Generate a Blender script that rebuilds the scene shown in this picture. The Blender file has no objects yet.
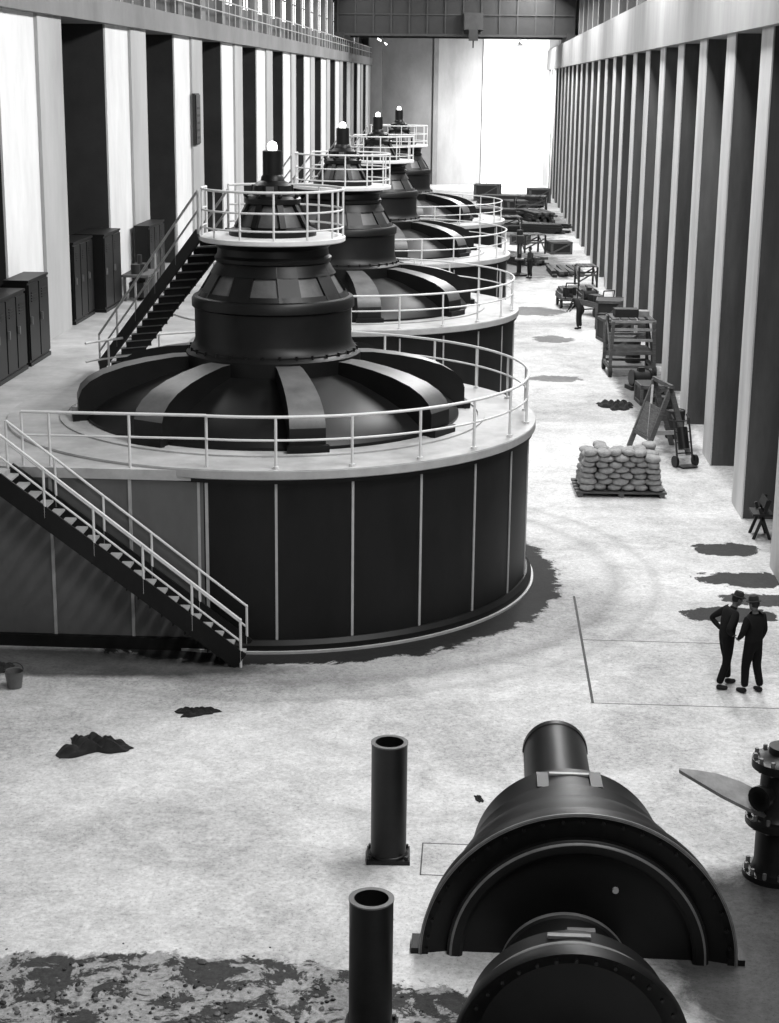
import bpy, math, random
from mathutils import Vector, Matrix
random.seed(7)
S=bpy.context.scene
COL=S.collection
pi=math.pi
# ------------------------------------------------------------ materials
def newmat(name):
    m=bpy.data.materials.new(name); m.use_nodes=True
    nt=m.node_tree; b=nt.nodes['Principled BSDF']
    return m,nt,b
def mat(name,base,rough=.7,var=.15,scale=3.0,bump=.0,metal=0.0,streak=None,spec=.5):
    m,nt,b=newmat(name)
    N=nt.nodes;L=nt.links
    tc=N.new('ShaderNodeTexCoord'); mp=N.new('ShaderNodeMapping')
    if streak: mp.inputs['Scale'].default_value=streak
    L.new(tc.outputs['Object'],mp.inputs['Vector'])
    n1=N.new('ShaderNodeTexNoise'); n1.inputs['Scale'].default_value=scale; n1.inputs['Detail'].default_value=10; n1.inputs['Roughness'].default_value=.68
    L.new(mp.outputs[0],n1.inputs['Vector'])
    cr=N.new('ShaderNodeValToRGB')
    lo=base*(1-var); hi=min(1,base*(1+var))
    cr.color_ramp.elements[0].position=.3; cr.color_ramp.elements[1].position=.7
    cr.color_ramp.elements[0].color=(lo,lo,lo,1); cr.color_ramp.elements[1].color=(hi,hi,hi,1)
    L.new(n1.outputs['Fac'],cr.inputs[0]); L.new(cr.outputs[0],b.inputs['Base Color'])
    b.inputs['Roughness'].default_value=rough; b.inputs['Metallic'].default_value=metal
    b.inputs['Specular IOR Level'].default_value=spec
    if bump:
        bp=N.new('ShaderNodeBump'); bp.inputs['Strength'].default_value=bump; bp.inputs['Distance'].default_value=.02
        n2=N.new('ShaderNodeTexNoise'); n2.inputs['Scale'].default_value=scale*8; n2.inputs['Detail'].default_value=4
        L.new(mp.outputs[0],n2.inputs['Vector']); L.new(n2.outputs['Fac'],bp.inputs['Height']); L.new(bp.outputs[0],b.inputs['Normal'])
    return m
def emat(name,v,st):
    m,nt,b=newmat(name)
    b.inputs['Base Color'].default_value=(v,v,v,1)
    b.inputs['Emission Color'].default_value=(1,1,1,1); b.inputs['Emission Strength'].default_value=st
    return m
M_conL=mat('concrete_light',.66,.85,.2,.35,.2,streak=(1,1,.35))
M_conG=mat('concrete_grey',.28,.85,.25,.35,.2,streak=(1,1,.3))
M_conM=mat('concrete_beam',.17,.85,.25,.35,.2,streak=(1,1,.6))
M_conR=mat('concrete_pilaster_front',.55,.85,.28,.5,.2,streak=(1,1,.25))  # pilaster fronts coloured paler, as if lit from the hall
M_conS=mat('concrete_pilaster_side',.07,.9,.5,.7,.3,streak=(1,1,.2))  # same pilaster concrete with the shade of its sides darkened into the colour
M_conD=mat('concrete_recess_shaded',.022,.9,.4,.5,.1)  # recess shade put into a near-black concrete
M_dark=mat('dark_steelwork',.011,.7,.3,2)
M_girder=mat('girder_steel',.022,.7,.3,2)
M_black=mat('black_enamel',.005,.45,.4,1.5,spec=.28)
M_house=mat('housing_panel',.008,.5,.5,.8,streak=(1,1,.4),spec=.22)
M_houseG=mat('housing_panel_grey',.115,.55,.25,.6,streak=(1,1,.4),spec=.3)
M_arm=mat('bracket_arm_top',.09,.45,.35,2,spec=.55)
M_win=mat('exciter_panel',.07,.45,.35,3,spec=.5)
M_white=mat('white_paint',.62,.5,.08,4)
M_deck=mat('deck_plate',.36,.6,.32,.9,.1)
M_trim=mat('housing_trim',.36,.5,.15,3)
M_iron=mat('cast_iron',.008,.42,.5,3,spec=.3)
M_wood=mat('weathered_wood',.08,.8,.5,4,.3,streak=(1,1,6))
M_woodL=mat('pale_timber',.28,.8,.3,4,.3,streak=(1,6,1))
M_burlap=mat('burlap',.28,.95,.35,9,.5)
M_cloth=mat('dark_cloth',.01,.95,.4,6,.4)
M_skin=mat('skin',.12,.6,.1,8)
M_hair=mat('hair',.01,.8,.3,20)
M_felt=mat('hat_felt',.012,.95,.3,9)
M_steel=mat('grey_steel',.16,.5,.3,4,metal=.3)
M_blade=mat('blade_plate',.24,.6,.3,4)
M_stone=mat('rubble_stone',.14,.9,.8,2.5,.4)
M_bulb=emat('lamp_glass',.9,5)
M_winE=emat('window_glass',.8,1.4)
# floor with stain marks and painted stair shade ----------------------------------------------------
def floor_mat():
    m,nt,b=newmat('concrete_floor'); N=nt.nodes; L=nt.links
    g=N.new('ShaderNodeNewGeometry'); sp=N.new('ShaderNodeSeparateXYZ'); L.new(g.outputs['Position'],sp.inputs[0])
    def noise(s,d=6,r=.6,dist=0):
        n=N.new('ShaderNodeTexNoise'); n.inputs['Scale'].default_value=s; n.inputs['Detail'].default_value=d
        n.inputs['Roughness'].default_value=r; n.inputs['Distortion'].default_value=dist
        L.new(g.outputs['Position'],n.inputs['Vector']); return n.outputs['Fac']
    def mth(op,a,b_=None,c=None):
        n=N.new('ShaderNodeMath'); n.operation=op
        for i,x in enumerate((a,b_,c)):
            if x is None: continue
            if isinstance(x,(int,float)): n.inputs[i].default_value=x
            else: L.new(x,n.inputs[i])
        return n.outputs[0]
    def rng(x,a,b_,lo=0,hi=1):
        mr=N.new('ShaderNodeMapRange'); L.new(x,mr.inputs[0]); mr.inputs[1].default_value=a; mr.inputs[2].default_value=b_
        mr.inputs[3].default_value=lo; mr.inputs[4].default_value=hi; return mr.outputs[0]
    n_big=noise(.16,6,.6,.4); n_mid=noise(1.1,9,.75,.6); n_f=noise(11,6,.8); n_s=noise(4.5,8,.85,.5)
    v=mth('MULTIPLY_ADD',n_big,.9,.04)
    v=mth('ADD',v,mth('MULTIPLY_ADD',n_mid,.6,-.30))
    v=mth('ADD',v,mth('MULTIPLY_ADD',n_f,.75,-.375))
    v=mth('ADD',v,mth('MULTIPLY_ADD',n_s,.5,-.25))
    v=mth('MAXIMUM',v,.08); v=mth('MINIMUM',v,.8)
    v=mth('MULTIPLY',v,rng(noise(22,4,.8),.33,.41,.45,1))
    n_st=noise(1.7,9,.7,.3)
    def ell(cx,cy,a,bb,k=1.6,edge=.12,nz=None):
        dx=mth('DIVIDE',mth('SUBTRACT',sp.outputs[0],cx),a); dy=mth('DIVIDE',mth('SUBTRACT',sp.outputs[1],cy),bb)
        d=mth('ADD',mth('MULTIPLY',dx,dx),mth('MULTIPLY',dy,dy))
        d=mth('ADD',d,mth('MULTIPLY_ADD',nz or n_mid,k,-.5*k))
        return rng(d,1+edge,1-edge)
    stains_shade=[(-4.25,35.76,6.2,6.22,.5,.015,.04),(-3.2,33.0,6.4,4.7,.5,.3,.72),
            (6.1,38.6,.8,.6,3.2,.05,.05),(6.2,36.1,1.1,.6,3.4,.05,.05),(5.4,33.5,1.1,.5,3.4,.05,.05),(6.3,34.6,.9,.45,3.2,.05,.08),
            (-8,29.4,4.4,.75,.6,.3,.2),(4.9,19.2,2.5,2.8,.8,.25,.12),(3.0,62,1.1,.7,3.2,.1,.3),(3.3,72,.9,1.0,3.2,.1,.3),(2.6,81,1.5,1.6,3.0,.1,.3),  # shade painted under the staircase, then a darker area at lower right
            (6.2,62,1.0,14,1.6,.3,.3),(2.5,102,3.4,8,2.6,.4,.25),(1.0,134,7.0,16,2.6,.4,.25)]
    for (cx,cy,a,bb,k,e,fac) in stains_shade:
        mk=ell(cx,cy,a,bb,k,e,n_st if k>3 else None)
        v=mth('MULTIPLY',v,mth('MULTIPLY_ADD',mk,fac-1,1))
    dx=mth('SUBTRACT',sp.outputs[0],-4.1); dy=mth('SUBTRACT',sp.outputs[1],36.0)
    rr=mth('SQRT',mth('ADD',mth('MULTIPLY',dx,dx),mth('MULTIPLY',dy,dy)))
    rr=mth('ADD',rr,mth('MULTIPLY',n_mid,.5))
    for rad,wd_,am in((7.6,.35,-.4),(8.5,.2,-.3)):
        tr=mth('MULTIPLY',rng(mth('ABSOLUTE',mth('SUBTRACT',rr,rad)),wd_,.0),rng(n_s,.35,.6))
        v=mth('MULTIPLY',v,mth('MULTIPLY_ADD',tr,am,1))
    edge_n=noise(1.0,9,.72,.7)
    reg=ell(-3.4,16.6,5.0,2.15,1.5,.03,edge_n)
    pn=noise(1.7,10,.72,.5)
    core=rng(pn,.47,.50)
    band=rng(mth('ABSOLUTE',mth('SUBTRACT',pn,.485)),.03,.0)
    inner=mth('ADD',mth('MULTIPLY',core,.22),.035)
    inner=mth('MULTIPLY',inner,mth('MULTIPLY_ADD',band,-.85,1))
    inner=mth('MULTIPLY',inner,rng(n_f,.3,.62,.3,1.4))
    v=mth('ADD',mth('MULTIPLY',v,mth('SUBTRACT',1,reg)),mth('MULTIPLY',inner,reg))
    cb=N.new('ShaderNodeCombineColor'); 
    for i in range(3): L.new(v,cb.inputs[i])
    L.new(cb.outputs[0],b.inputs['Base Color'])
    L.new(mth('MULTIPLY_ADD',mth('MULTIPLY',reg,core),-.5,.8),b.inputs['Roughness'])
    b.inputs['Specular IOR Level'].default_value=.3
    bp=N.new('ShaderNodeBump'); bp.inputs['Strength'].default_value=.35; bp.inputs['Distance'].default_value=.02
    L.new(n_f,bp.inputs['Height']); L.new(bp.outputs[0],b.inputs['Normal'])
    return m
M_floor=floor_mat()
# ------------------------------------------------------------ mesh builder
class MB:
    def __init__(s): s.v=[];s.f=[];s.m=[]
    def add(s,vs,fs,mi=0):
        o=len(s.v); s.v+= [tuple(v) for v in vs]; s.f+=[tuple(i+o for i in f) for f in fs]; s.m+=[mi]*len(fs)
    def box(s,c,sz,mi=0,M=None):
        x,y,z=[a/2 for a in sz]; c=Vector(c)
        vs=[Vector((sx*x,sy*y,sz_*z)) for sx in(-1,1) for sy in(-1,1) for sz_ in(-1,1)]
        if M is not None: vs=[M@v for v in vs]
        vs=[v+c for v in vs]
        s.add(vs,[(0,1,3,2),(4,6,7,5),(0,4,5,1),(2,3,7,6),(0,2,6,4),(1,5,7,3)],mi)
    def box2(s,a,b,mi=0):
        s.box([(a[i]+b[i])/2 for i in range(3)],[abs(b[i]-a[i]) for i in range(3)],mi)
    def frame(s,d):
        d=d.normalized(); up=Vector((0,0,1)) if abs(d.z)<.98 else Vector((0,1,0))
        x=d.cross(up).normalized(); y=x.cross(d).normalized(); return x,y
    def beam(s,p0,p1,w,h,mi=0):
        p0=Vector(p0);p1=Vector(p1); x,y=s.frame(p1-p0)
        vs=[]
        for p in(p0,p1):
            for a,b in((-1,-1),(1,-1),(1,1),(-1,1)): vs.append(p+x*w/2*a+y*h/2*b)
        s.add(vs,[(0,3,2,1),(4,5,6,7),(0,1,5,4),(1,2,6,5),(2,3,7,6),(3,0,4,7)],mi)
    def cyl(s,p0,p1,r0,r1=None,seg=12,mi=0,caps=True):
        r1=r0 if r1 is None else r1
        p0=Vector(p0);p1=Vector(p1); x,y=s.frame(p1-p0); vs=[]
        for p,r in((p0,r0),(p1,r1)):
            for i in range(seg):
                a=2*pi*i/seg; vs.append(p+x*math.cos(a)*r+y*math.sin(a)*r)
        fs=[(i,(i+1)%seg,seg+(i+1)%seg,seg+i) for i in range(seg)]
        if caps: fs+=[tuple(range(seg))[::-1],tuple(range(seg,2*seg))]
        s.add(vs,fs,mi)
    def tube(s,pts,r,seg=8,mi=0):
        for a,b in zip(pts[:-1],pts[1:]): s.cyl(a,b,r,seg=seg,mi=mi,caps=True)
    def rev(s,prof,seg=48,mi=0,M=None,a0=0,a1=2*pi,c=(0,0,0)):
        full=abs(a1-a0-2*pi)<1e-6; n=seg if full else seg+1; vs=[]
        for (r,z) in prof:
            for i in range(n):
                a=a0+(a1-a0)*i/seg; v=Vector((r*math.cos(a),r*math.sin(a),z))
                if M is not None: v=M@v
                vs.append(v+Vector(c))
        fs=[]
        for j in range(len(prof)-1):
            for i in range(seg):
                i2=(i+1)%n
                fs.append((j*n+i,j*n+i2,(j+1)*n+i2,(j+1)*n+i))
        s.add(vs,fs,mi)
    def blob(s,c,r,M=None,seg=12,rings=8,mi=0,e=1.0,jit=0):
        vs=[];fs=[];c=Vector(c)
        def pw(x): return math.copysign(abs(x)**e,x)
        for j in range(rings+1):
            ph=-pi/2+pi*j/rings
            for i in range(seg):
                a=2*pi*i/seg
                v=Vector((r[0]*pw(math.cos(ph))*pw(math.cos(a)),r[1]*pw(math.cos(ph))*pw(math.sin(a)),r[2]*pw(math.sin(ph))))
                if jit: v*=1+random.uniform(-jit,jit)
                if M is not None: v=M@v
                vs.append(v+c)
        for j in range(rings):
            for i in range(seg):
                i2=(i+1)%seg; fs.append((j*seg+i,j*seg+i2,(j+1)*seg+i2,(j+1)*seg+i))
        s.add(vs,fs,mi)
    def mesh(s,name,mats,sharp=35):
        me=bpy.data.meshes.new(name); me.from_pydata(s.v,[],s.f); 
        for m in mats: me.materials.append(m)
        me.polygons.foreach_set('material_index',s.m)
        import bmesh
        bm=bmesh.new(); bm.from_mesh(me); bmesh.ops.remove_doubles(bm,verts=bm.verts,dist=1e-5); bmesh.ops.recalc_face_normals(bm,faces=bm.faces); bm.to_mesh(me); bm.free()
        me.shade_smooth(); me.set_sharp_from_angle(angle=math.radians(sharp)); me.update(); return me
    def obj(s,name,mats,parent=None,loc=(0,0,0),rz=0,sharp=35):
        o=bpy.data.objects.new(name,s.mesh(name,mats,sharp)); COL.objects.link(o); o.location=loc; o.rotation_euler=(0,0,rz)
        if parent: o.parent=parent
        return o
def empty(name,loc=(0,0,0),rz=0):
    e=bpy.data.objects.new(name,None); COL.objects.link(e); e.location=loc; e.rotation_euler=(0,0,rz); e.empty_display_size=.3; return e
def stair(mb,top,bot,width,n,m_str,m_tr,m_rail,sd=.28,railr=.025,rail_h=.95,sides=(-1,1),posts=5):
    top=Vector(top);bot=Vector(bot); d=bot-top; h=Vector((d.x,d.y,0)); hl=h.length; hd=h.normalized(); side=Vector((-hd.y,hd.x,0))
    for sg in(-1,1):
        o=side*sg*width/2
        mb.beam(top+o+Vector((0,0,-.02)),bot+o+Vector((0,0,.12)),.05,sd,m_str)
    for i in range(n):
        t=(i+.5)/n; p=top+d*t
        rz=math.atan2(hd.y,hd.x)
        mb.box(p+Vector((0,0,.0)),(hl/n*1.0,width-.06,.04),m_tr,Matrix.Rotation(rz,3,'Z'))
        mb.box(p+hd*(-hl/n*.45)+Vector((0,0,-.08)),(.02,width-.08,.16),m_str,Matrix.Rotation(rz,3,'Z'))
    for sg in sides:
        o=side*sg*width/2
        up=Vector((0,0,rail_h))
        mb.tube([top+o+up,bot+o+up],railr,8,m_rail)
        mb.tube([top+o+up*.55,bot+o+up*.55],railr*.85,8,m_rail)
        for k in range(posts):
            t=k/(posts-1); p=top+o+d*t
            mb.cyl(p,p+up,railr,seg=8,mi=m_rail)
        mb.blob(bot+o+up,(railr*1.2,)*3,mi=m_rail)
def arc(r,a0,a1,n,z): return [(r*math.cos(a0+(a1-a0)*i/n),r*math.sin(a0+(a1-a0)*i/n),z) for i in range(n+1)]
# ------------------------------------------------------------ room shell
Y0,Y1=-8,184
XR,XL=6.9,-12.2
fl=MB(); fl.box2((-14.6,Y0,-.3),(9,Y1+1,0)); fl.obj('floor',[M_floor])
# right wall
w=MB()
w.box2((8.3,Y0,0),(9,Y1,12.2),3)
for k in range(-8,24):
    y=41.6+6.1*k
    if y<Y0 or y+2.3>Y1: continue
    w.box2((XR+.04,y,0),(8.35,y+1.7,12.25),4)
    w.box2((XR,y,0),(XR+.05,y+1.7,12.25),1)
w.box2((6.7,Y0,12.2),(9,Y1,14.2),2)
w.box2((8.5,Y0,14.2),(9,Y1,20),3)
for k in range(-8,24):
    y=41.6+6.1*k
    if Y0<y<Y1-1: w.box2((7.9,y,14.2),(8.6,y+1.0,20),5)
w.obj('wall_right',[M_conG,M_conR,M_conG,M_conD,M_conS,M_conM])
# left wall
w=MB()
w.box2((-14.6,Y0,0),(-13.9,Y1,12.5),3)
for k in range(-4,12):
    y=42.4+12.2*k
    if y+6.1<Y0 : continue
    yy=max(y,Y0); 
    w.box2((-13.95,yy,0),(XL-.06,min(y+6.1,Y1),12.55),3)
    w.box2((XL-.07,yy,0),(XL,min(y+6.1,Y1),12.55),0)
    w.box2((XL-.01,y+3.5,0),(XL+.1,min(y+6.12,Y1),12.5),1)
w.box2((-14.6,Y0,12.5),(-11.9,Y1,13.25),2)
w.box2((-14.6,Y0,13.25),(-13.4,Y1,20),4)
for k in range(-4,30):
    y=42.4+6.1*k
    if y<Y1-1: w.box2((-13.5,y,13.25),(-13.1,y+1.1,20),2)
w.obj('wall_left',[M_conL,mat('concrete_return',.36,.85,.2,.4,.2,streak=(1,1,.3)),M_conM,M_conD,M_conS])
wi=MB()
for k in range(6,22):
    y=44.2+6.1*k
    wi.box2((-13.42,y,14.6),(-13.36,y+3.4,17.5),0)
    for j in range(4): wi.box2((-13.4,y+j*1.13-.03,14.6),(-13.3,y+j*1.13+.03,17.5),1)
    wi.box2((-13.4,y,15.87),(-13.3,y+3.4,15.93),1)
wi.obj('window_1',[M_winE,M_dark])
r=MB()
r.tube([(-11.98,Y0,14.3),(-11.98,Y1,14.3)],.035,6); r.tube([(-11.98,Y0,13.8),(-11.98,Y1,13.8)],.03,6)
for k in range(0,94): r.cyl((-11.98,Y0+2*k,13.25),(-11.98,Y0+2*k,14.3),.03,seg=6)
r.obj('walkway_railing',[M_trim])
# far wall
w=MB()
w.box2((-14.6,Y1,0),(9,Y1+1,20),0)
w.box2((-12.3,Y1-2.5,0),(-10.9,Y1,20),2)
w.box2((-10.9,Y1-.1,0),(-5.2,Y1+.1,20),2)
w.box2((-5.4,Y1-.5,0),(-4.9,Y1,16),2)
w.box2((-.1,Y1-.5,0),(.5,Y1,16),1)
w.box2((.5,Y1-.08,6.9),(6.9,Y1+.1,20),1)  # paler concrete carries the far-end glow in its colour
w.obj('wall_far',[M_conG,M_conL,M_conM])
d=MB()
d.box2((.6,Y1-.15,0),(6.6,Y1-.005,6.9),0)
d.box2((2.9,Y1-.25,2.2),(4.3,Y1-.15,3.1),1)
for x in (2.0,3.6,5.2): d.box2((x-.02,Y1-.17,0),(x+.02,Y1-.15,6.9),1)
d.obj('door_1',[M_white,M_conG])
c=MB(); c.box2((-14.6,Y0,20),(9,Y1+1,20.4),0)
for k in range(0,31): c.box2((-14,Y0+6.1*k,19.3),(8.6,Y0+6.1*k+.35,20),0)
c.obj('ceiling',[M_dark])
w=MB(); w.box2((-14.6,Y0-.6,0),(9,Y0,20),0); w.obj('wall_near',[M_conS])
# crane
e=empty('overhead_travelling_crane')
c=MB()
for y in (148,155):
    c.box2((-13.0,y,14.7),(7.7,y+1.0,18.2),0)
    for i in range(13):
        x=-12.8+i*1.55
        c.box2((x,y-.12,14.8),(x+.12,y,18.1),1)
    c.box2((-13,y-.2,14.65),(7.7,y,14.85),1); c.box2((-13,y-.2,18.05),(7.7,y,18.25),1)
    c.box2((-13,y-.14,16.4),(7.7,y-.02,16.5),1)
for x in(-12.5,7.3):
    c.box2((x-.35,146.5,14.4),(x+.35,157.5,14.9),0)
    for y in (147.5,150,154,156.5): c.cyl((x-.2,y,14.45),(x+.2,y,14.45),.25,seg=16,mi=0)
c.obj('bridge_girders',[M_dark,M_girder],e)
c=MB(); c.box2((-3,147.6,18.2),(1,156.4,19.2),0); c.box2((-1.8,146.9,15.2),(-.2,148,16.6),1); c.box2((-1.4,146.7,14.3),(-.6,147.6,15.2),0)
c.cyl((-1,147.2,14.3),(-1,147.2,13.7),.06,seg=8,mi=1)
c.obj('hoist_trolley',[M_dark,M_girder],e)
def pendant(name,loc,dx):
    m=MB(); m.cyl((0,0,0),(0,0,-.5),.02,seg=6,mi=0); m.rev([(.04,-.45),(.1,-.5),(.3,-.75),(.29,-.76),(.08,-.55)],24,0)
    m.cyl((-dx*.4,0,-.8),(dx*.4,0,-.3),.06,seg=10,mi=1)
    m.obj(name,[M_girder,M_bulb],loc=loc)
pendant('crane_lamp',(3.0,147,14.7),1.2); pendant('crane_lamp.001',(-8.8,147,14.7),-1.0)
# ------------------------------------------------------------ gallery
g=MB()
YF=30.38; GZ=3.6
GX=-4.50
GE=-5.08
g.box2((-13.88,YF,0),(GE,35.0,GZ-.2),0)
g.box2((-13.88,YF-.05,GZ-.2),(GE,35.0,GZ),1)
g.box2((-13.88,35.0,0),(-8.2,Y1-2.6,GZ-.2),0)
g.box2((-13.88,35.0,GZ-.2),(-8.2,Y1-2.6,GZ),1)
g.box2((-13.88,YF-.12,0),(GE,YF,.24),2)
for x in (GE-.02,-6.58,-8.12,-9.68,-11.2,-12.8): g.box2((x-.03,YF-.03,.2),(x+.03,YF+.01,GZ-.2),3)
g.obj('raised_gallery',[M_houseG,M_deck,M_house,M_trim])
# ------------------------------------------------------------ generator meshes
RG=5.70; DZ=3.65; NS=24; OFF=math.radians(-82.6)
def gen_meshes():
    P={}
    m=MB()
    m.rev([(RG+.14,0),(RG+.14,.16),(RG+.05,.24),(RG,.24),(RG,3.38),(RG+.08,3.38),(RG+.08,3.62)],128,0)
    P['housing_wall']=(m,[M_house])
    m=MB()
    for k in range(NS):
        a=OFF+2*pi*k/NS; M=Matrix.Rotation(a,3,'Z')
        m.box(M@Vector((RG+.005,0,1.81)),(.03,.05,3.14),0,M)
    m.rev([(RG+.1,3.46),(RG+.13,3.48),(RG+.13,3.63),(RG+.1,3.65)],128,0)
    m.rev([(RG+.17,.0),(RG+.19,.0),(RG+.19,.05),(RG+.04,.06)],128,0)
    P['housing_trim']=(m,[M_trim])
    m=MB()
    m.rev([(RG+.12,3.6),(RG+.12,3.65),(RG-.2,3.655),(4.7,3.655),(4.7,3.69),(4.55,3.69),(4.55,3.655),(.5,3.655)],128,0)
    P['deck']=(m,[M_deck])
    m=MB()
    m.rev([(4.12,3.64),(4.12,3.72),(4.0,3.86),(3.7,4.08),(3.2,4.32),(2.5,4.58),(1.7,4.76)],96,0)
    prof=[(1.7,4.99),(2.2,4.98),(2.8,4.9),(3.3,4.8),(3.75,4.66),(4.05,4.50),(4.22,4.34),(4.30,4.14)]
    for k in range(8):
        a=math.radians(-90+16+45*k); M=Matrix.Rotation(a,3,'Z')
        vs=[];n=len(prof)
        for (rr,z) in prof:
            wd=.25+.12*(rr-1.7)/2.7
            zb=3.6
            for (yy,zz) in((-wd,zb),(-wd,z),(wd,z),(wd,zb)): vs.append(M@Vector((rr,yy,zz)))
        fs=[];
        for j in range(n-1):
            b=j*4
            for q in (0,2): fs.append((b+q,b+q+1,b+4+q+1,b+4+q))
        m.add(vs,fs,0)
        m.add([vs[-4],vs[-3],vs[-2],vs[-1]],[(0,1,2,3)],0)
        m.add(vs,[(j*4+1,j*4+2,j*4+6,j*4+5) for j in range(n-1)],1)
        m.box(M@Vector((4.36,0,3.73)),(.14,.84,.16),0,M)
    m.rev([(1.92,4.7),(1.92,5.03),(1.85,5.1),(1.78,5.14)],64,0)
    P['upper_bracket']=(m,[M_black,M_arm])
    m=MB()
    m.rev([(1.84,5.0),(1.84,5.14),(1.76,5.22),(1.72,5.35),(1.72,6.0),(1.78,6.04),(1.78,6.2),(1.74,6.26),(1.66,6.28)],64,0)
    m.rev([(1.60,6.28),(1.16,7.0)],64,1)
    m.rev([(1.16,6.98),(1.26,7.02),(1.28,7.1),(1.22,7.16),(1.2,7.3),(1.28,7.38),(1.45,7.42)],64,0)
    nr=9
    for k in range(nr):
        a=math.radians(-90+20+360/nr*k); 
        hw=.15
        def q(rr,z,da): return (rr*math.cos(a+da),rr*math.sin(a+da),z)
        vs=[q(1.68,6.26,-hw),q(1.68,6.26,hw),q(1.21,7.02,-hw*1.2),q(1.21,7.02,hw*1.2),q(1.58,6.26,-hw),q(1.58,6.26,hw),q(1.1,7.02,-hw*1.2),q(1.1,7.02,hw*1.2)]
        m.add(vs,[(0,1,3,2),(0,2,6,4),(1,5,7,3)],0)
    m.rev([(1.67,6.26),(1.60,6.38),(1.55,6.37)],64,0)
    m.rev([(1.37,6.76),(1.2,7.03),(1.14,7.0)],64,0)
    for k in range(32):
        a=2*pi*k/32; m.cyl((1.84*math.cos(a),1.84*math.sin(a),5.08),(1.84*math.cos(a),1.84*math.sin(a),5.17),.03,seg=6)
    P['main_exciter']=(m,[M_black,M_win])
    m=MB()
    m.rev([(.9,7.44),(1.56,7.44),(1.58,7.46),(1.58,7.54),(1.54,7.56),(.5,7.56)],64,0)
    R=1.53; ga=math.atan2(.75,-1.45)
    a0=ga+.27; a1=ga-.27+2*pi
    for z,rr in((8.55,.028),(8.12,.022),(7.75,.02)): m.tube(arc(R,a0,a1,44,z),rr,8)
    for k in range(13):
        a=a0+(a1-a0)*k/12; m.cyl((R*math.cos(a),R*math.sin(a),7.55),(R*math.cos(a),R*math.sin(a),8.55),.024,seg=8)
    P['top_platform_railing']=(m,[M_white])
    m=MB()
    m.rev([(.95,7.55),(.95,7.68),(.82,7.74),(.78,7.76)],40,0)
    m.rev([(.74,7.76),(.50,8.22)],40,1)
    m.rev([(.5,8.2),(.6,8.24),(.62,8.34),(.56,8.4),(.44,8.42),(.42,8.62),(.34,8.68),(.26,8.72),(.24,8.8),(.21,8.84),(.21,9.34),(.16,9.36),(0,9.36)],40,0)
    for k in range(8):
        a=math.radians(22.5+45*k-90)
        m.beam((.82*math.cos(a),.82*math.sin(a),7.74),(.53*math.cos(a),.53*math.sin(a),8.25),.13,.08,0)
        m.blob((.6*math.cos(a),.6*math.sin(a),8.42),(.05,.05,.05),mi=0)
    for k in range(6):
        a=math.radians(60*k); m.box((.4*math.cos(a),.4*math.sin(a),8.55),(.1,.1,.16),0,Matrix.Rotation(a,3,'Z'))
    m.box((.0,-.45,8.5),(.16,.1,.22),1)
    P['pilot_exciter']=(m,[M_black,M_win])
    m=MB(); m.rev([(.1,9.36),(.11,9.45),(.08,9.52),(0,9.55)],20,0)
    P['indicator_lamp']=(m,[M_bulb])
    m=MB()
    RR=RG-.05
    for z,rr in((4.65,.03),(4.2,.023)): m.tube(arc(RR,math.radians(-96),math.radians(150),80,z),rr,8)
    for k in range(0,16):
        a=OFF+math.radians(360/NS*k)
        m.cyl((RR*math.cos(a),RR*math.sin(a),3.64),(RR*math.cos(a),RR*math.sin(a),4.65),.028,seg=8)
        m.cyl((RR*math.cos(a),RR*math.sin(a),3.64),(RR*math.cos(a),RR*math.sin(a),3.7),.06,seg=8)
    P['deck_railing']=(m,[M_white])
    m=MB()
    stair(m,(-1.42,.75,7.5),(-4.75,5.2,3.6),.75,18,0,1,1,sd=.3,posts=6,railr=.028)
    P['access_stair']=(m,[M_dark,M_trim])
    return {k:(v[0].mesh(k,v[1]),) for k,v in P.items()}
GM=gen_meshes()
for i in range(4):
    e=empty('turbine_generator' if i==0 else 'turbine_generator.%03d'%i,(GX,36.04+18.3*i,0))
    for k,(me,) in GM.items():
        o=bpy.data.objects.new(k,me); COL.objects.link(o); o.parent=e
# gallery front rail
m=MB()
for z,rr in((4.65,.03),(4.2,.023)): m.tube([(-8.65,YF+.08,z),(-5.1,YF+.08,z)],rr,8)
for x in(-8.65,-8.12,-6.58,GE-.02): m.cyl((x,YF+.08,GZ),(x,YF+.08,4.65),.028,seg=8)
for z,rr in((4.65,.03),(4.2,.023)): m.tube([(-13.5,YF+.12,z),(-9.9,YF+.12,z)],rr,8)
for x in(-9.9,-11,-12.3,-13.5): m.cyl((x,YF+.12,GZ),(x,YF+.12,4.65),.03,seg=8)
m.obj('gallery_railing',[M_white])
# front staircase
m=MB()
stair(m,(-8.9,29.84,3.56),(-4.34,29.84,.0),.85,21,0,1,2,sd=.36,posts=6,railr=.026)
m.box2((-9.8,29.40,3.44),(-8.85,30.31,3.58),1)
m.obj('gallery_staircase',[M_house,M_trim,M_white])
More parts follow.
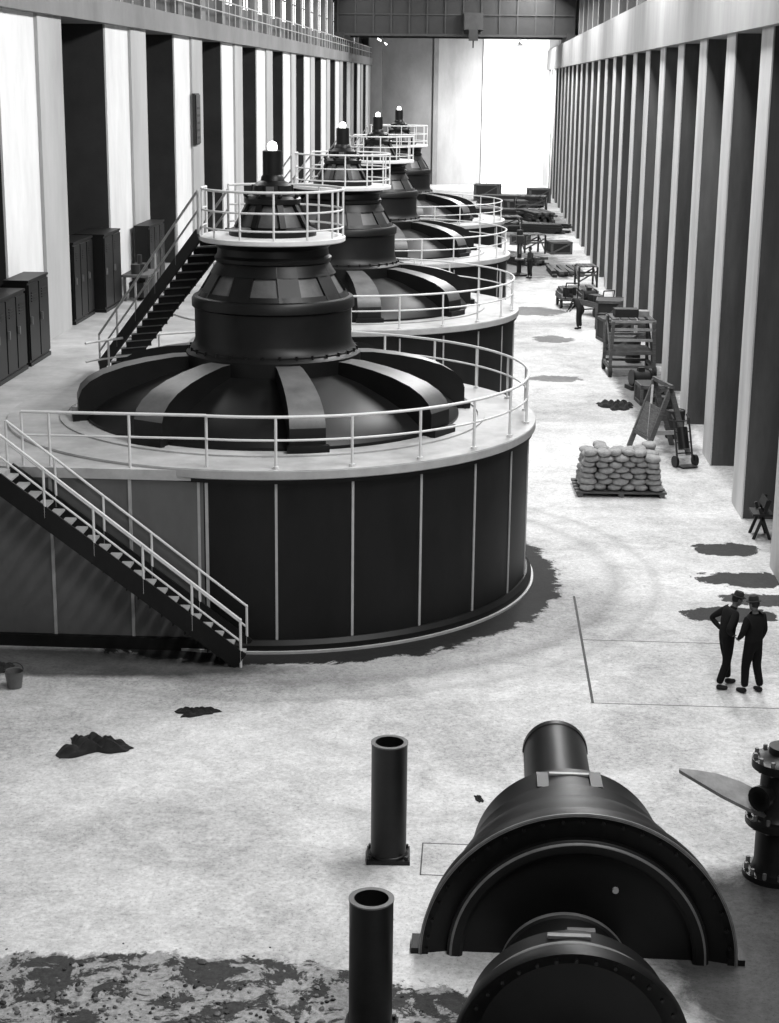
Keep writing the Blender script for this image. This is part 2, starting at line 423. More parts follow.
# ------------------------------------------------------------ cabinets on the gallery
def cabinet(name,x0,x1,y0,y1,h,ndoor):
    m=MB(); 
    m.box2((x0,y0,GZ),(x1,y1,GZ+.1),0); m.box2((x0+.02,y0+.02,GZ+.1),(x1-.04,y1-.02,GZ+h),0)
    m.box2((x0,y0,GZ+h),(x1,y1,GZ+h+.06),0)
    dw=(y1-y0)/ndoor
    for i in range(ndoor):
        m.box2((x1-.04,y0+i*dw+.05,GZ+.16),(x1,y0+(i+1)*dw-.05,GZ+h-.06),1)
        m.box2((x1,y0+i*dw+.12,GZ+h*.5),(x1+.05,y0+i*dw+.17,GZ+h*.5+.2),2)
        for j in range(4): m.box2((x1-.01,y0+i*dw+.25,GZ+h-.3-.07*j),(x1+.015,y0+(i+1)*dw-.25,GZ+h-.27-.07*j),0)
    m.obj(name,[M_black,M_black,M_steel])
cabinet('electrical_cabinet',-12.1,-11.45,37.6,41.2,2.0,4)
cabinet('electrical_cabinet.001',-12.1,-11.45,41.5,43.5,2.15,2)
cabinet('electrical_cabinet.002',-13.2,-12.1,49.0,51.5,2.4,3)
cabinet('electrical_cabinet.003',-12.8,-11.8,51.8,54.2,2.4,2)
cabinet('electrical_cabinet.004',-12.05,-11.5,57.5,60.3,2.2,3)
m=MB()
m.box2((-11.9,54.6,GZ+.8),(-11.0,56.6,GZ+.88),0)
for x in(-11.85,-11.1):
    for y in(54.65,56.5): m.box2((x,y,GZ),(x+.08,y+.08,GZ+.8),0)
m.cyl((-11.5,55,GZ+.88),(-11.5,55,GZ+1.2),.16,seg=16,mi=1); m.box2((-11.7,55.5,GZ+.88),(-11.3,56.1,GZ+1.15),1)
m.cyl((-11.5,55.7,GZ+1.15),(-11.5,55.7,GZ+1.45),.08,seg=12,mi=1)
m.box2((-11.7,54.8,GZ+.1),(-11.2,56.3,GZ+.6),1)
m.obj('workbench',[M_wood,M_dark])
m=MB(); m.box2((-12.06,70.2,8.2),(-11.93,71.2,10.2),0); m.box2((-12.09,70.15,8.15),(-11.98,71.25,10.25),1)
for i in range(5): m.box2((-11.94,70.4,8.4+i*.3),(-11.92,71.0,8.5+i*.3),1)
m.obj('wall_sign',[M_black,M_dark])
# ------------------------------------------------------------ foreground pipes
def pipe(name,x,y,h=1.9,rz=0):
    m=MB()
    m.box((0,0,.03),(.62,.5,.06),0)
    m.rev([(.27,.06),(.27,.10),(.255,.11),(.255,h-.03),(.262,h-.02),(.262,h),(.2,h),(.2,.1)],40,0)
    m.rev([(.263,h-.015),(.264,h+.004),(.2,h+.004)],40,1)
    for sx in(-1,1):
        for sy in(-1,1): m.cyl((.26*sx,.2*sy,.06),(.26*sx,.2*sy,.11),.03,seg=6)
    m.obj(name,[M_iron,mat('machined_rim',.1,.5,.2,6)],loc=(x,y,0),rz=rz)
pipe('steel_pipe',-1.1,21.7,1.78,.05)
pipe('steel_pipe.001',-1.06,17.2,1.72,-.05)
# ------------------------------------------------------------ bell casings
def casing(prof,nb=24):
    m=MB()
    seg=64
    def half(pr,mi):
        vs=[];n=seg+1
        for (r,yy) in pr:
            for i in range(n):
                a=pi*i/seg; vs.append((r*math.cos(a),yy,r*math.sin(a)))
        fs=[(j*n+i,j*n+i+1,(j+1)*n+i+1,(j+1)*n+i) for j in range(len(pr)-1) for i in range(seg)]
        m.add(vs,fs,mi)
    half(prof,0)
    R=prof[2][0]
    for i in range(1,nb):
        a=pi*i/nb
        rr=R-.08
        m.cyl((rr*math.cos(a),-.03,rr*math.sin(a)),(rr*math.cos(a),.02,rr*math.sin(a)),.024,seg=6,mi=0)
    return m,half,R
pr=[(0,.3),(1.5,.3),(2.0,0),(2.02,.06),(1.98,.32),(1.9,.36),(1.86,.6),(1.76,.75),(1.76,1.05),(1.7,1.3),(1.6,1.32),(1.5,1.9),(1.5,2.1),(1.42,2.14),(1.36,2.6),(1.36,2.95),(1.28,3.0),(1.0,3.12),(.72,3.3),(.62,3.6),(.62,3.8),(.53,3.85),(.52,6.7),(.54,6.72),(.54,6.85),(.44,6.88),(0,6.88)]
m,half,R=casing(pr)
half([(0,.12),(1.46,.12),(1.46,.02),(1.5,-.01),(1.60,-.01),(1.66,.03),(1.66,.12),(1.9,.06)],0)
half([(1.60,-.013),(1.612,-.01),(1.63,.01)],1)
half([(1.985,.0),(2.025,.01),(2.022,.04)],1)
m.box2((-2.12,.02,0),(-1.9,.4,.08),0); m.box2((1.9,.02,0),(2.12,.4,.08),0)
m.cyl((.45,.08,.95),(.45,.12,.95),.04,seg=12,mi=2)
m.box2((-.3,2.72,1.345),(.28,2.78,1.375),2); m.box2((-.22,4.3,.5),(.22,4.36,.535),2)
m.box((.34,2.5,1.36),(.16,.5,.08),0); m.box((-.4,2.5,1.34),(.16,.5,.08),0)
m.obj('bell_shaped_casing',[M_black,M_steel,M_trim],loc=(1.46,19.0,0))
pr2=[(0,.25),(1.1,.25),(1.36,0),(1.38,.05),(1.37,.2),(1.28,.24),(1.24,.45),(1.22,.8),(1.12,.86),(1.02,.98),(.9,1.05),(.86,1.08),(.86,1.18),(.8,1.2),(.79,1.88),(.82,1.9),(.82,1.98),(.7,2.0),(.68,1.96),(0,1.96)]
m,half,R=casing(pr2,18)
half([(1.235,.44),(1.25,.46),(1.245,.5)],1)
half([(.822,1.9),(.825,1.94),(.82,1.98)],1)
m.box((.16,1.55,.795),(.34,.1,.05),1); m.box((-.05,.62,1.235),(.5,.08,.04),1)
for k in range(10):
    a=pi*(k+.5)/10; m.cyl((1.07*math.cos(a),.86,1.07*math.sin(a)),(1.0*math.cos(a),1.06,1.0*math.sin(a)),.03,seg=6)
m.obj('bell_shaped_casing.001',[M_black,M_steel],loc=(1.28,16.75,0))
# ------------------------------------------------------------ flanged valve with blade
m=MB()
m.rev([(.45,0),(.45,.08),(.34,.1),(.3,.2),(.3,.7),(.36,.78),(.46,.8),(.46,.9),(.36,.92),(.3,1.0),(.28,1.55),(.34,1.62),(.42,1.64),(.42,1.76),(.3,1.78),(.2,1.85),(.2,1.95),(0,1.96)],40,0)
for z,r in((.04,.4),(.85,.41),(1.7,.38)):
    for k in range(12):
        a=2*pi*k/12; m.cyl((r*math.cos(a),r*math.sin(a),z-.08),(r*math.cos(a),r*math.sin(a),z+.13),.03,seg=6,mi=1)
m.cyl((-.2,-.2,1.3),(-.36,-.36,1.3),.12,seg=16,mi=0); m.cyl((-.3,-.3,1.3),(-.36,-.36,1.3),.18,seg=16,mi=0)
m.cyl((.1,0,1.9),(.1,0,2.1),.04,seg=8,mi=1)
vs=[];fs=[]
prof=[(-.2,.22,-.18),(-.5,.24,-.04),(-.85,.20,.10),(-1.15,.11,.2),(-1.42,.015,.28)]
for (x,wd,z) in prof:
    vs+= [(x,-wd,1.28+z-wd*.5),(x,wd,1.28+z+wd*.2),(x,-wd,1.23+z-wd*.5),(x,wd,1.23+z+wd*.2)]
for j in range(4):
    b=j*4; fs+=[(b,b+1,b+5,b+4),(b+2,b+6,b+7,b+3),(b,b+4,b+6,b+2),(b+1,b+3,b+7,b+5)]
fs+=[(0,2,3,1),(16,17,19,18)]
m.add(vs,fs,2)
m.obj('flanged_valve',[M_iron,M_steel,M_blade],loc=(4.38,21.6,0))
# ------------------------------------------------------------ sandbags on pallet
e=empty('sandbag_pallet',(3.95,44.3,0),math.radians(2))
m=MB()
for y in(-.7,-.35,0,.35,.7): m.box((0,y,.13),(2.45,.2,.05),0)
for x in(-1.1,0,1.1): m.box((x,0,.055),(.14,1.6,.11),0)
m.obj('pallet',[M_wood],e)
m=MB()
for L in range(7):
    z=.16+.09+L*.158
    n=6 if L%2==0 else 5
    sc=2.2*(1-.012*L)
    for row in range(3):
        for i in range(n):
            if L==6 and random.random()<.45: continue
            x=-sc/2+sc*(i+.5)/n; y=-.5+row*.5
            M=Matrix.Rotation(random.uniform(-.15,.15),3,'Z')@Matrix.Rotation(random.uniform(-.1,.1),3,'Y')
            m.blob((x+random.uniform(-.03,.03),y+random.uniform(-.06,.06),z+random.uniform(-.01,.01)),(sc/n*.55,.29,.095),M,12,8,0,.8,.05)
m.obj('sandbags',[M_burlap],e,sharp=80)
# ------------------------------------------------------------ wooden carts etc
def trestle_cart(name,loc,w=1.9,d=1.6,h=2.4,rz=0):
    m=MB()
    for sx in(-1,1):
        for sy in(-1,1):
            m.beam((sx*w/2,sy*d/2,.2),(sx*w/2*.9,sy*d/2*.9,h),.12,.12,0)
            m.cyl((sx*w/2-.05,sy*d/2,.2),(sx*w/2+.08,sy*d/2,.2),.2,seg=16,mi=1)
        m.beam((sx*w/2,-d/2,.35),(sx*w/2,d/2,.35),.1,.14,0)
        m.beam((sx*w/2*.95,-d/2,.5),(sx*w/2*.93,d/2,h-.1),.07,.09,0)
    for z in(.38,.9,1.4,h-.3,h):
        for sy in(-1,1): m.beam((-w/2,sy*d/2*(1-.1*z/h),z),(w/2,sy*d/2*(1-.1*z/h),z),.08,.1,2 if z>1 else 0)
    for i in range(6): m.box((0,-d/2*.85+i*d*.85/5,.95),(w*.95,.16,.04),0)
    for i in range(5): m.box((-w/2*.8+i*w*.8/4,0,h+.07),(.22,d*.9,.05),0)
    m.box((-.2,0,h+.25),(.9,.6,.3),1); m.box((.5,.2,h+.2),(.4,.5,.2),2)
    m.obj(name,[M_wood,M_dark,M_woodL],loc=loc,rz=rz)
trestle_cart('timber_trestle_cart',(5.85,63.6,0),1.7,1.8,2.1,.06)
def aframe(name,loc,rz):
    m=MB()
    for y in(-.7,.7):
        m.beam((-.6,y,0),(.15,y,2.1),.1,.14,0); m.beam((.8,y,0),(.1,y,2.1),.1,.14,0); m.beam((-.35,y,.7),(.55,y,.7),.07,.12,2)
    for z,x in((2.1,.12),(1.3,-.14),(.5,-.43)): m.beam((x,-.8,z),(x,.8,z),.09,.12,0)
    m.beam((-.5,-.65,.3),(.05,.65,1.9),.07,.1,2)
    m.box((-.28,0,1.0),(.05,1.2,.9),0,Matrix.Rotation(.34,3,'Y'))
    m.obj(name,[M_wood,M_dark,M_woodL],loc=loc,rz=rz)
aframe('timber_a_frame',(5.5,49.6,0),.25)
m=MB()
for x in(-.25,.25):
    m.tube([(x,0,.15),(x,.35,1.35),(x,.5,1.45)],.03,8,0)
    m.cyl((x*1.3-.04,.0,.17),(x*1.3+.04,0,.17),.17,seg=20,mi=1)
for t in(.2,.45,.7,.95): m.tube([(-.25,.35*t,.15+1.2*t),(.25,.35*t,.15+1.2*t)],.02,8,0)
m.box((0,-.15,.04),(.5,.35,.03),0); m.cyl((0,.1,.5),(0,.32,1.1),.17,seg=16,mi=1)
m.obj('hand_truck',[M_dark,M_iron],loc=(6.15,47.5,0),rz=.4)
m=MB()
m.beam((0,-.3,0),(.35,-.3,1.0),.05,.07,0); m.beam((0,.3,0),(.35,.3,1.0),.05,.07,0); m.beam((.4,-.3,0),(.1,-.3,.8),.05,.07,0); m.beam((.4,.3,0),(.1,.3,.8),.05,.07,0)
m.box((.2,0,.62),(.5,.7,.05),0); m.box((.25,0,.9),(.05,.7,.22),0,Matrix.Rotation(.3,3,'Y'))
m.obj('folding_stand',[M_dark],loc=(6.9,39.9,0),rz=0)
def crate(name,loc,sz,rz=0,ma=None):
    m=MB(); x,y,z=sz
    m.box((0,0,z/2),(x*.94,y*.94,z*.98),0)
    for sx in(-1,1):
        for sy in(-1,1): m.box((sx*x*.46,sy*y*.46,z/2),(x*.1,y*.1,z),1)
    for zz in(.06,z-.06):
        for sy in(-1,1): m.box((0,sy*y*.48,zz),(x,y*.06,.12),1)
        for sx in(-1,1): m.box((sx*x*.48,0,zz),(x*.06,y,.12),1)
    m.beam((-x*.45,-y*.49,.1),(x*.45,-y*.49,z-.1),.04,.1,1)
    m.obj(name,ma or [M_wood,M_woodL],loc=loc,rz=rz)
DW=[M_dark,M_wood]
crate('wooden_crate',(6.1,57.5,0),(.9,1.2,.7),.1,DW)
crate('wooden_crate.001',(5.95,72.0,0),(1.3,1.3,1.0),.2,DW)
crate('wooden_crate.002',(6.0,76.0,0),(1.2,1.6,1.3),-.1,DW)
crate('wooden_crate.003',(5.2,110,0),(1.4,1.6,.8),.2,DW)
crate('wooden_crate.004',(2.8,116,0),(1.2,1.5,.7),-.2,DW)
crate('wooden_crate.005',(5.9,68.2,0),(1.2,1.0,.8),-.3,DW)
crate('wooden_crate.006',(3.0,146,0),(1.8,2,1.0),.2,DW)
crate('wooden_crate.007',(5.4,158,0),(2.0,2,1.3),.1,DW)
crate('wooden_crate.008',(.6,160,0),(2.4,2,1.5),-.1,DW)
def timber(name,loc,n,l,rz):
    m=MB()
    for i in range(n):
        L=i//6; j=i%6
        m.box((j*.32-.8+random.uniform(-.03,.03),random.uniform(-.3,.3),.08+L*.17),(.26,l*random.uniform(.85,1),.15),i%2,Matrix.Rotation(random.uniform(-.05,.05),3,'Z'))
    m.obj(name,[M_dark,M_wood],loc=loc,rz=rz)
timber('timber_stack',(2.2,104,0),18,5,.5)
timber('timber_stack.001',(3.6,126,0),24,6,1.2)
timber('timber_stack.002',(5.0,98,0),12,4,.1)
timber('timber_stack.003',(5.2,88,0),12,3,.1)
timber('timber_stack.004',(1.0,138,0),30,5,1.4)
timber('timber_stack.005',(4.6,136,0),30,5,.2)
timber('timber_stack.006',(2.6,152,0),36,6,1.3)
def staging(name,loc,w,d,h,rz):
    m=MB()
    for sx in(-1,1):
        for sy in(-1,1): m.beam((sx*w/2,sy*d/2,0),(sx*w/2,sy*d/2,h),.1,.1,0)
        m.beam((sx*w/2,-d/2,.2),(sx*w/2,d/2,h-.1),.06,.08,1)
    for sy in(-1,1): m.beam((-w/2,sy*d/2,.3),(w/2,sy*d/2,h-.2),.06,.08,1); m.beam((-w/2,sy*d/2,h*.6),(w/2,sy*d/2,h*.6),.08,.1,1)
    for i in range(6): m.box((-w/2+w*(i+.5)/6,0,h+.03),(w/7,d*1.1,.05),i%2)
    m.obj(name,DW,loc=loc,rz=rz)
staging('timber_staging',(1.8,122,0),2.2,1.8,1.4,.1); staging('timber_staging.001',(4.2,142,0),2.6,2,1.6,-.1); staging('timber_staging.002',(5.9,92,0),1.0,1.4,1.1,.1); staging('timber_staging.003',(3.4,110,0),1.4,1.4,1.2,.3)
def machine(name,loc,s,rz):
    m=MB()
    m.box((0,0,.12*s),(1.6*s,1.1*s,.24*s),0)
    m.cyl((-.5*s,0,.7*s),(.5*s,0,.7*s),.42*s,seg=24,mi=0)
    m.cyl((-.62*s,0,.7*s),(-.5*s,0,.7*s),.5*s,seg=24,mi=1); m.cyl((.5*s,0,.7*s),(.62*s,0,.7*s),.5*s,seg=24,mi=1)
    m.cyl((.6*s,0,.7*s),(1.0*s,0,.7*s),.08*s,seg=12,mi=1)
    m.box((0,0,1.2*s),(.4*s,.3*s,.25*s),0)
    m.obj(name,[M_dark,M_iron],loc=loc,rz=rz)
machine('electric_motor',(6.0,60.2,0),.6,.3); machine('electric_motor.001',(5.6,84.5,0),.6,.3)
def wagon(name,loc,rz,w=1.1,d=1.8):
    m=MB()
    m.box((0,0,.5),(w,d,.1),0)
    for sx in(-1,1):
        for sy in(-1,1): m.cyl((sx*w*.42-.05,sy*d*.36,.22),(sx*w*.42+.05,sy*d*.36,.22),.22,seg=18,mi=1)
        m.box((sx*w*.47,0,.62),(.05,d,.2),0)
    for sy in(-1,1): m.cyl((-w*.42,sy*d*.36,.22),(w*.42,sy*d*.36,.22),.03,seg=8,mi=1)
    m.tube([(-.3,-d/2,.5),(-.3,-d/2-.15,1.3),(.3,-d/2-.15,1.3),(.3,-d/2,.5)],.03,8,1)
    m.cyl((-.1,-.3,.55),(-.1,-.3,1.0),.25,seg=18,mi=1); m.box((.15,.4,.75),(.5,.5,.4),1)
    m.obj(name,[M_wood,M_dark],loc=loc,rz=rz)
wagon('wheeled_cart',(4.5,83,0),.1)
wagon('wheeled_cart.001',(5.7,80,0),.5)
def drum(name,loc):
    m=MB(); m.rev([(0,0),(.28,0),(.3,.02),(.29,.3),(.31,.32),(.29,.34),(.29,.58),(.31,.6),(.29,.62),(.3,.88),(.28,.9),(.27,.87),(0,.87)],28,0); m.cyl((.12,0,.87),(.12,0,.9),.04,seg=10,mi=1)
    m.obj(name,[M_dark,M_steel],loc=loc)
drum('steel_drum',(6.2,54.0,0)); drum('steel_drum.001',(6.25,66.2,0)); drum('steel_drum.002',(5.6,74.2,0)); drum('steel_drum.003',(6.3,51.6,0))
m=MB()
m.rev([(.5,0),(.5,.1),(.2,.16),(.13,.2),(.13,2.3),(0,2.3)],24,0)
m.box((.0,-.2,2.1),(.4,.8,.45),0); m.cyl((0,-.45,1.9),(0,-.45,1.3),.05,seg=10,mi=1); m.box((0,-.4,1.0),(.5,.5,.08),1)
m.cyl((0,.25,2.1),(0,.25,2.6),.18,seg=16,mi=0)
m.obj('drill_press',[M_dark,M_steel],loc=(2.3,96.5,0))
# ------------------------------------------------------------ small floor items
def rag(name,loc,sx,sy,h,rz,seed):
    random.seed(seed); m=MB(); nx,ny=30,22; vs=[];fs=[]
    ph=[random.uniform(0,6.3) for _ in range(6)]
    for j in range(ny+1):
        for i in range(nx+1):
            u=i/nx*2-1; v=j/ny*2-1
            a=math.atan2(v,u); rr=max(abs(u),abs(v))
            k=1-.22*math.sin(3*a+ph[0])-.1*math.sin(7*a+ph[1])-.05*math.sin(13*a+ph[2])
            z=h*(1-rr**4)*(.35+.65*abs(math.sin(5*u+3*v+ph[3]))*abs(math.cos(7*v-3*u+ph[4])))+.006
            vs.append((u*sx*k,v*sy*k*(1-.35*u),z))
    for j in range(ny):
        for i in range(nx):
            b=j*(nx+1)+i; fs.append((b,b+1,b+nx+2,b+nx+1))
    m.add(vs,fs); m.obj(name,[M_cloth],loc=loc,rz=rz,sharp=60)
rag('crumpled_tarp',(-6.2,25.35,0),.5,.33,.2,.1,2)
rag('rag',(-4.75,27.0,0),.33,.12,.12,.25,5)
rag('rag.001',(4.9,56.5,0),.5,.5,.25,.3,9)
rag('rag.002',(.2,23.8,0),.05,.12,.04,.3,4)
m=MB(); m.rev([(0,.01),(.13,.01),(.17,.32),(.18,.33),(.16,.32),(.125,.03),(0,.03)],28,0); m.tube([(.17*math.cos(t),0,.32+.16*math.sin(t)) for t in [pi*i/12 for i in range(13)]],.008,6,1)
m.obj('bucket',[M_arm,M_dark],loc=(-8.3,28.0,0),rz=.5)
rag('rag.003',(-8.85,28.9,0),.3,.25,.12,.2,14)
random.seed(21); m=MB()
for i in range(420):
    x=random.uniform(-7.5,-.45); y=17.2+abs(random.gauss(0,.7))
    if y>19.2: continue
    if abs(x+1.06)<.5 and y<17.7: continue
    s_=random.choice((.01,.012,.015,.02,.03))*random.uniform(.8,1.3)
    m.blob((x,y,s_*.35),(s_*random.uniform(1,1.8),s_*random.uniform(.8,1.4),s_*.6),Matrix.Rotation(random.uniform(0,3),3,'Z'),6,4,random.choice((0,0,1)),1,.25)
m.obj('rubble',[M_stone,M_dark],sharp=20)
# floor joints
m=MB()
for a,b in(((2.22,28.1),(2.25,34.5)),((2.2,28.1),(6.9,28.1)),((2.24,31.6),(5.0,31.6))):
    m.box2((a[0]-.01,a[1]-.01,0),(b[0]+.01,b[1]+.01,.003),0)
for (a,b) in(((-.62,21.2),(.05,21.2)),((-.62,22.2),(.05,22.2)),((-.62,21.2),(-.62,22.2)),((.05,21.2),(.05,22.2))):
    m.box2((a[0]-.01,a[1]-.01,0),(b[0]+.01,b[1]+.01,.003),0)
m.obj('trim_1',[M_conS])
# ------------------------------------------------------------ people
def skin_obj(name,verts,edges,radii,mt,parent,sub=2,root=0):
    me=bpy.data.meshes.new(name); me.from_pydata([tuple(v) for v in verts],edges,[]); me.materials.append(mt)
    o=bpy.data.objects.new(name,me); COL.objects.link(o); o.parent=parent
    md=o.modifiers.new('skin','SKIN'); md.use_smooth_shade=True
    if not me.skin_vertices: 
        try:
            import bmesh; bm=bmesh.new(); bm.from_mesh(me); bm.verts.layers.skin.verify(); bm.to_mesh(me); bm.free()
        except Exception as ex: print(ex)
    for i,r in enumerate(radii):
        sv=me.skin_vertices[0].data[i]; sv.radius=(r,r) if not isinstance(r,tuple) else r; sv.use_root=(i==root)
    sb=o.modifiers.new('sub','SUBSURF'); sb.levels=sub; sb.render_levels=sub
    return o
def clothes_mat(name,top,bottom,zs):
    m,nt,b=newmat(name); N=nt.nodes;L=nt.links
    tc=N.new('ShaderNodeTexCoord'); sp=N.new('ShaderNodeSeparateXYZ'); L.new(tc.outputs['Object'],sp.inputs[0])
    gt=N.new('ShaderNodeMath'); gt.operation='GREATER_THAN'; gt.inputs[1].default_value=zs; L.new(sp.outputs[2],gt.inputs[0])
    mx=N.new('ShaderNodeMix'); mx.data_type='RGBA'; L.new(gt.outputs[0],mx.inputs[0])
    mx.inputs[6].default_value=(bottom,)*3+(1,); mx.inputs[7].default_value=(top,)*3+(1,)
    L.new(mx.outputs[2],b.inputs['Base Color']); b.inputs['Roughness'].default_value=.95; b.inputs['Specular IOR Level'].default_value=.15
    return m
def person(name,loc,rz,J,shirt,trouser,hat=True,sc=1.0):
    e=empty(name,loc,rz); e.scale=(sc,)*3
    V=Vector
    mt=clothes_mat(name+'_clothes',shirt,trouser,J['pelvis'][2]+.05)
    order=['pelvis','spine','chest','neckb','neck']
    vs=[V(J[k]) for k in order]; rad=[(.165,.13),(.15,.12),(.185,.13),(.085,.08),(.055,.055)]
    ed=[(0,1),(1,2),(2,3),(3,4)]
    for s in('l','r'):
        b=len(vs)
        for k,r in(('sh',.075),('el',.058),('wr',.038)): vs.append(V(J[s+k])); rad.append(r)
        ed+=[(2,b),(b,b+1),(b+1,b+2)]
        b=len(vs)
        hip,kn,an,toe=[V(J[s+k]) for k in('hip','kn','an','toe')]
        for p,r in((hip,.11),((hip+kn)/2,.1),(kn,.08),((kn*.6+an*.4),.075),(an+V((0,0,.02)),.068)): vs.append(p); rad.append(r)
        ed+=[(0,b),(b,b+1),(b+1,b+2),(b+2,b+3),(b+3,b+4)]
        d=(toe-an); d.z=0; d.normalize()
        skin_obj('shoe_'+s,[an-d*.05+V((0,0,-.03)),an+d*.06+V((0,0,-.04)),an+d*.17+V((0,0,-.05))],[(0,1),(1,2)],[(.06,.06),(.052,.05),(.042,.036)],M_cloth,e)
        wr=V(J[s+'wr']); el=V(J[s+'el']); hd=(wr-el).normalized(); sd=V(J.get(s+'palm',(0,1,0)))
        sd=(sd-hd*sd.dot(hd)).normalized(); nr=hd.cross(sd)*(1 if s=='l' else -1)
        hv=[wr-hd*.02,wr+hd*.05];hr=[(.026,.022),(.03,.018)];he=[(0,1)]
        for i,(off,ln) in enumerate(((-.03,.06),(-.01,.075),(.01,.082),(.03,.072))):
            b=len(hv); base=wr+hd*.085+sd*off
            hv+= [base,base+hd*ln*.5+nr*.008,base+hd*ln*.9+nr*.03]; hr+=[.010,.009,.007]; he+=[(1,b),(b,b+1),(b+1,b+2)]
        b=len(hv); hv+=[wr+hd*.04+sd*.035,wr+hd*.075+sd*.06+nr*.01,wr+hd*.1+sd*.066+nr*.02]; hr+=[.013,.011,.008]; he+=[(1,b),(b,b+1),(b+1,b+2)]
        skin_obj('hand_'+s,hv,he,hr,M_skin,e,1)
    skin_obj('body',vs,ed,rad,mt,e)
    m=MB(); hc=V(J['head']); Mh=Matrix.Rotation(J.get('hrot',0),3,'Z')@Matrix.Rotation(J.get('htilt',0),3,'X')
    def P(x,y,z): return hc+Mh@V((x,y,z))
    m.blob(P(0,0,0),(.074,.095,.115),Mh,20,14,0); m.blob(P(0,.03,-.06),(.052,.062,.06),Mh,16,10,0)
    m.cyl(P(0,-.01,-.08),P(0,-.02,-.17),.054,.06,16,0)
    m.add([P(-.014,.085,-.02),P(.014,.085,-.02),P(0,.09,.025),P(0,.122,-.022),P(0,.09,-.032)],[(0,3,2),(1,2,3),(0,4,3),(1,3,4)],0)
    for sx in(-1,1):
        m.blob(P(sx*.076,-.005,-.005),(.01,.02,.032),Mh,10,8,0)
        m.blob(P(sx*.028,.084,.012),(.013,.009,.008),Mh,10,6,2); m.blob(P(sx*.028,.088,.032),(.018,.008,.005),Mh,10,6,1)
    m.blob(P(0,.09,-.058),(.024,.008,.006),Mh,10,6,1)
    m.blob(P(0,-.015,.02),(.08,.095,.108),Mh,20,12,1)
    if hat:
        m.rev([(.135,.055),(.13,.066),(.09,.07),(.088,.12),(.07,.15),(0,.145)],32,3,Mh,c=tuple(hc)); m.rev([(.135,.055),(.06,.05)],32,3,Mh,c=tuple(hc))
    m.obj('head',[M_skin,M_hair,M_white,M_felt],e)
    return e
def stand(**kw):
    J=dict(pelvis=(0,0,.95),spine=(0,.0,1.14),chest=(0,0,1.36),neckb=(0,0,1.48),neck=(0,.01,1.55),head=(0,.03,1.655),
      lsh=(-.2,0,1.42),lel=(-.26,-.02,1.13),lwr=(-.25,.08,.9),rsh=(.2,0,1.42),rel=(.26,-.02,1.13),rwr=(.25,.08,.9),
      lhip=(-.1,0,.88),lkn=(-.12,.03,.5),lan=(-.13,-.01,.09),ltoe=(-.15,.15,.04),
      rhip=(.1,0,.88),rkn=(.12,.03,.5),ran=(.13,-.01,.09),rtoe=(.15,.15,.04))
    J.update(kw); return J
person('worker',(4.72,29.15,0),math.radians(-75),stand(
    chest=(0,.05,1.36),neckb=(0,.09,1.47),neck=(0,.12,1.54),head=(0,.16,1.64),htilt=-.25,
    lsh=(-.2,.05,1.41),lel=(-.38,-.16,1.2),lwr=(-.2,-.02,1.02),
    rsh=(.2,.05,1.41),rel=(.33,-.12,1.18),rwr=(.17,.02,1.03),
    lkn=(-.12,.08,.5),lan=(-.13,.12,.09),ltoe=(-.14,.3,.04),rkn=(.13,-.03,.5),ran=(.14,-.16,.09),rtoe=(.18,.0,.04)),.01,.007,sc=1.03)
person('worker.001',(5.16,28.85,0),math.radians(40),stand(
    lel=(-.27,.04,1.14),lwr=(-.16,.2,1.0),head=(0,.05,1.65),htilt=-.15,lkn=(-.1,.06,.5),lan=(-.1,.05,.09),ltoe=(-.12,.22,.04),rkn=(.13,0,.5),ran=(.17,-.08,.09),rtoe=(.2,.07,.04)),.01,.007,sc=1.03)
person('worker.002',(4.6,75.2,0),math.radians(60),stand(
    spine=(0,.06,1.12),chest=(0,.22,1.26),neckb=(0,.31,1.33),neck=(0,.37,1.37),head=(0,.45,1.42),htilt=-.5,
    lsh=(-.2,.24,1.3),rsh=(.2,.24,1.3),lel=(-.24,.36,1.03),rel=(.24,.36,1.03),lwr=(-.18,.5,.85),rwr=(.18,.5,.85)),.03,.02)
person('worker.003',(2.9,95.2,0),math.radians(120),stand(lel=(-.25,.1,1.14),lwr=(-.12,.32,1.1)),.04,.02)
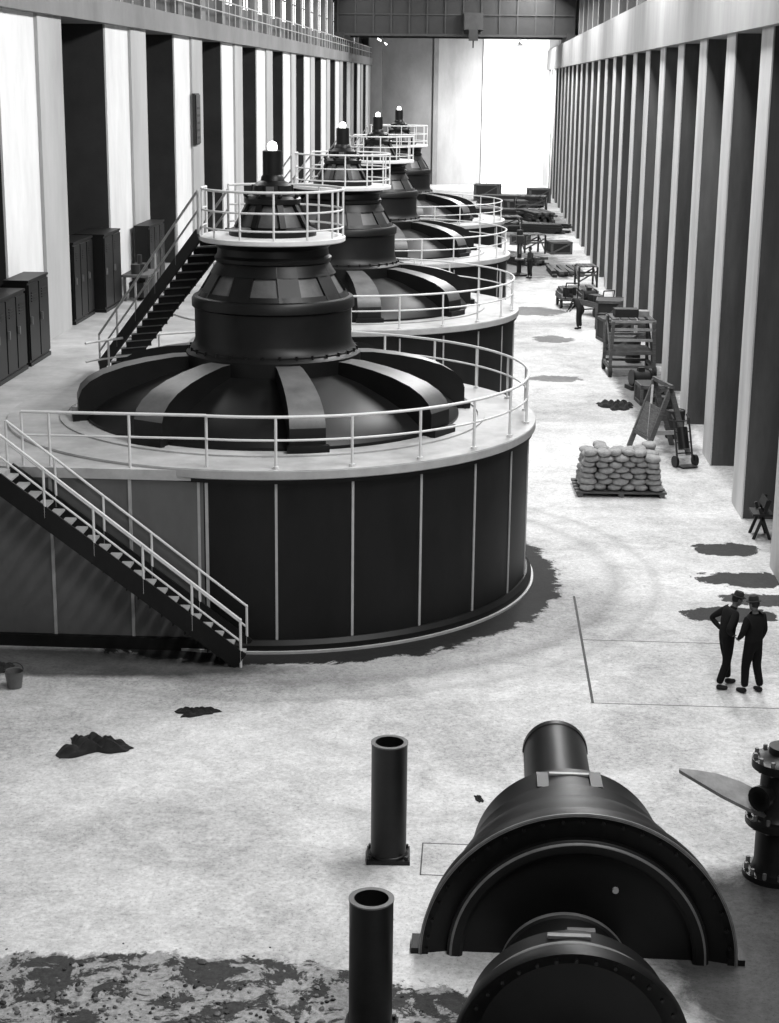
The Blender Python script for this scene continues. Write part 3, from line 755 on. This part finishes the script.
# ------------------------------------------------------------ lights
def area(name,loc,rot,sx,sy,en):
    l=bpy.data.lights.new(name,'AREA'); l.shape='RECTANGLE'; l.size=sx; l.size_y=sy; l.energy=en
    o=bpy.data.objects.new(name,l); COL.objects.link(o); o.location=loc; o.rotation_euler=rot; return o
for i,(y,en) in enumerate(((6,3000),(26,3500),(46,4000),(66,4300),(86,4500),(106,4700),(126,5000),(142,4500))):
    area('overhead_fill',(4.5,y,19),(math.radians(0),math.radians(30),0),2.5,10,en)  # unseen area lamps added under the closed ceiling for floor and left wall
for y in (55,95,135):
    area('right_wall_fill',(-11.8,y,18.5),(0,math.radians(-52),0),2.5,22,1900)  # unseen area lamps added to brighten the right pilaster fronts
area('far_end_fill',(3.5,166,19),(math.radians(20),0,0),5,3,5000)  # unseen area lamp added to brighten the far end
sl=bpy.data.lights.new('far_wall_fill','SPOT'); sl.energy=60000; sl.spot_size=math.radians(85); sl.spot_blend=1.0; sl.shadow_soft_size=.5  # unseen spot added to make the glow on the end wall
so=bpy.data.objects.new('far_wall_fill',sl); COL.objects.link(so); so.location=(4.5,164,12.5)
so.rotation_euler=(Vector((4.2,184,3.0))-Vector((4.5,164,12.5))).to_track_quat('-Z','Y').to_euler()
wd=bpy.data.worlds.new('world'); S.world=wd; wd.use_nodes=True
wd.node_tree.nodes['Background'].inputs[0].default_value=(.5,.5,.5,1); wd.node_tree.nodes['Background'].inputs[1].default_value=.1
# ------------------------------------------------------------ camera
cam=bpy.data.cameras.new('camera'); co=bpy.data.objects.new('camera',cam); COL.objects.link(co)
cam.sensor_fit='VERTICAL'; cam.sensor_height=36; cam.sensor_width=36; cam.lens=1650/1023*36; cam.clip_end=500
r=Vector((.99863,.05242,0)).normalized(); f=Vector((-.05073,.96643,-.25190)).normalized(); u=r.cross(f).normalized()
al=math.radians(.65); r,u=r*math.cos(al)+u*math.sin(al),u*math.cos(al)-r*math.sin(al)
M=Matrix((( r.x,u.x,-f.x,0),(r.y,u.y,-f.y,0),(r.z,u.z,-f.z,10.8),(0,0,0,1)))
co.matrix_world=M
S.camera=co
S.view_settings.view_transform='Standard'
S.view_settings.look='None'
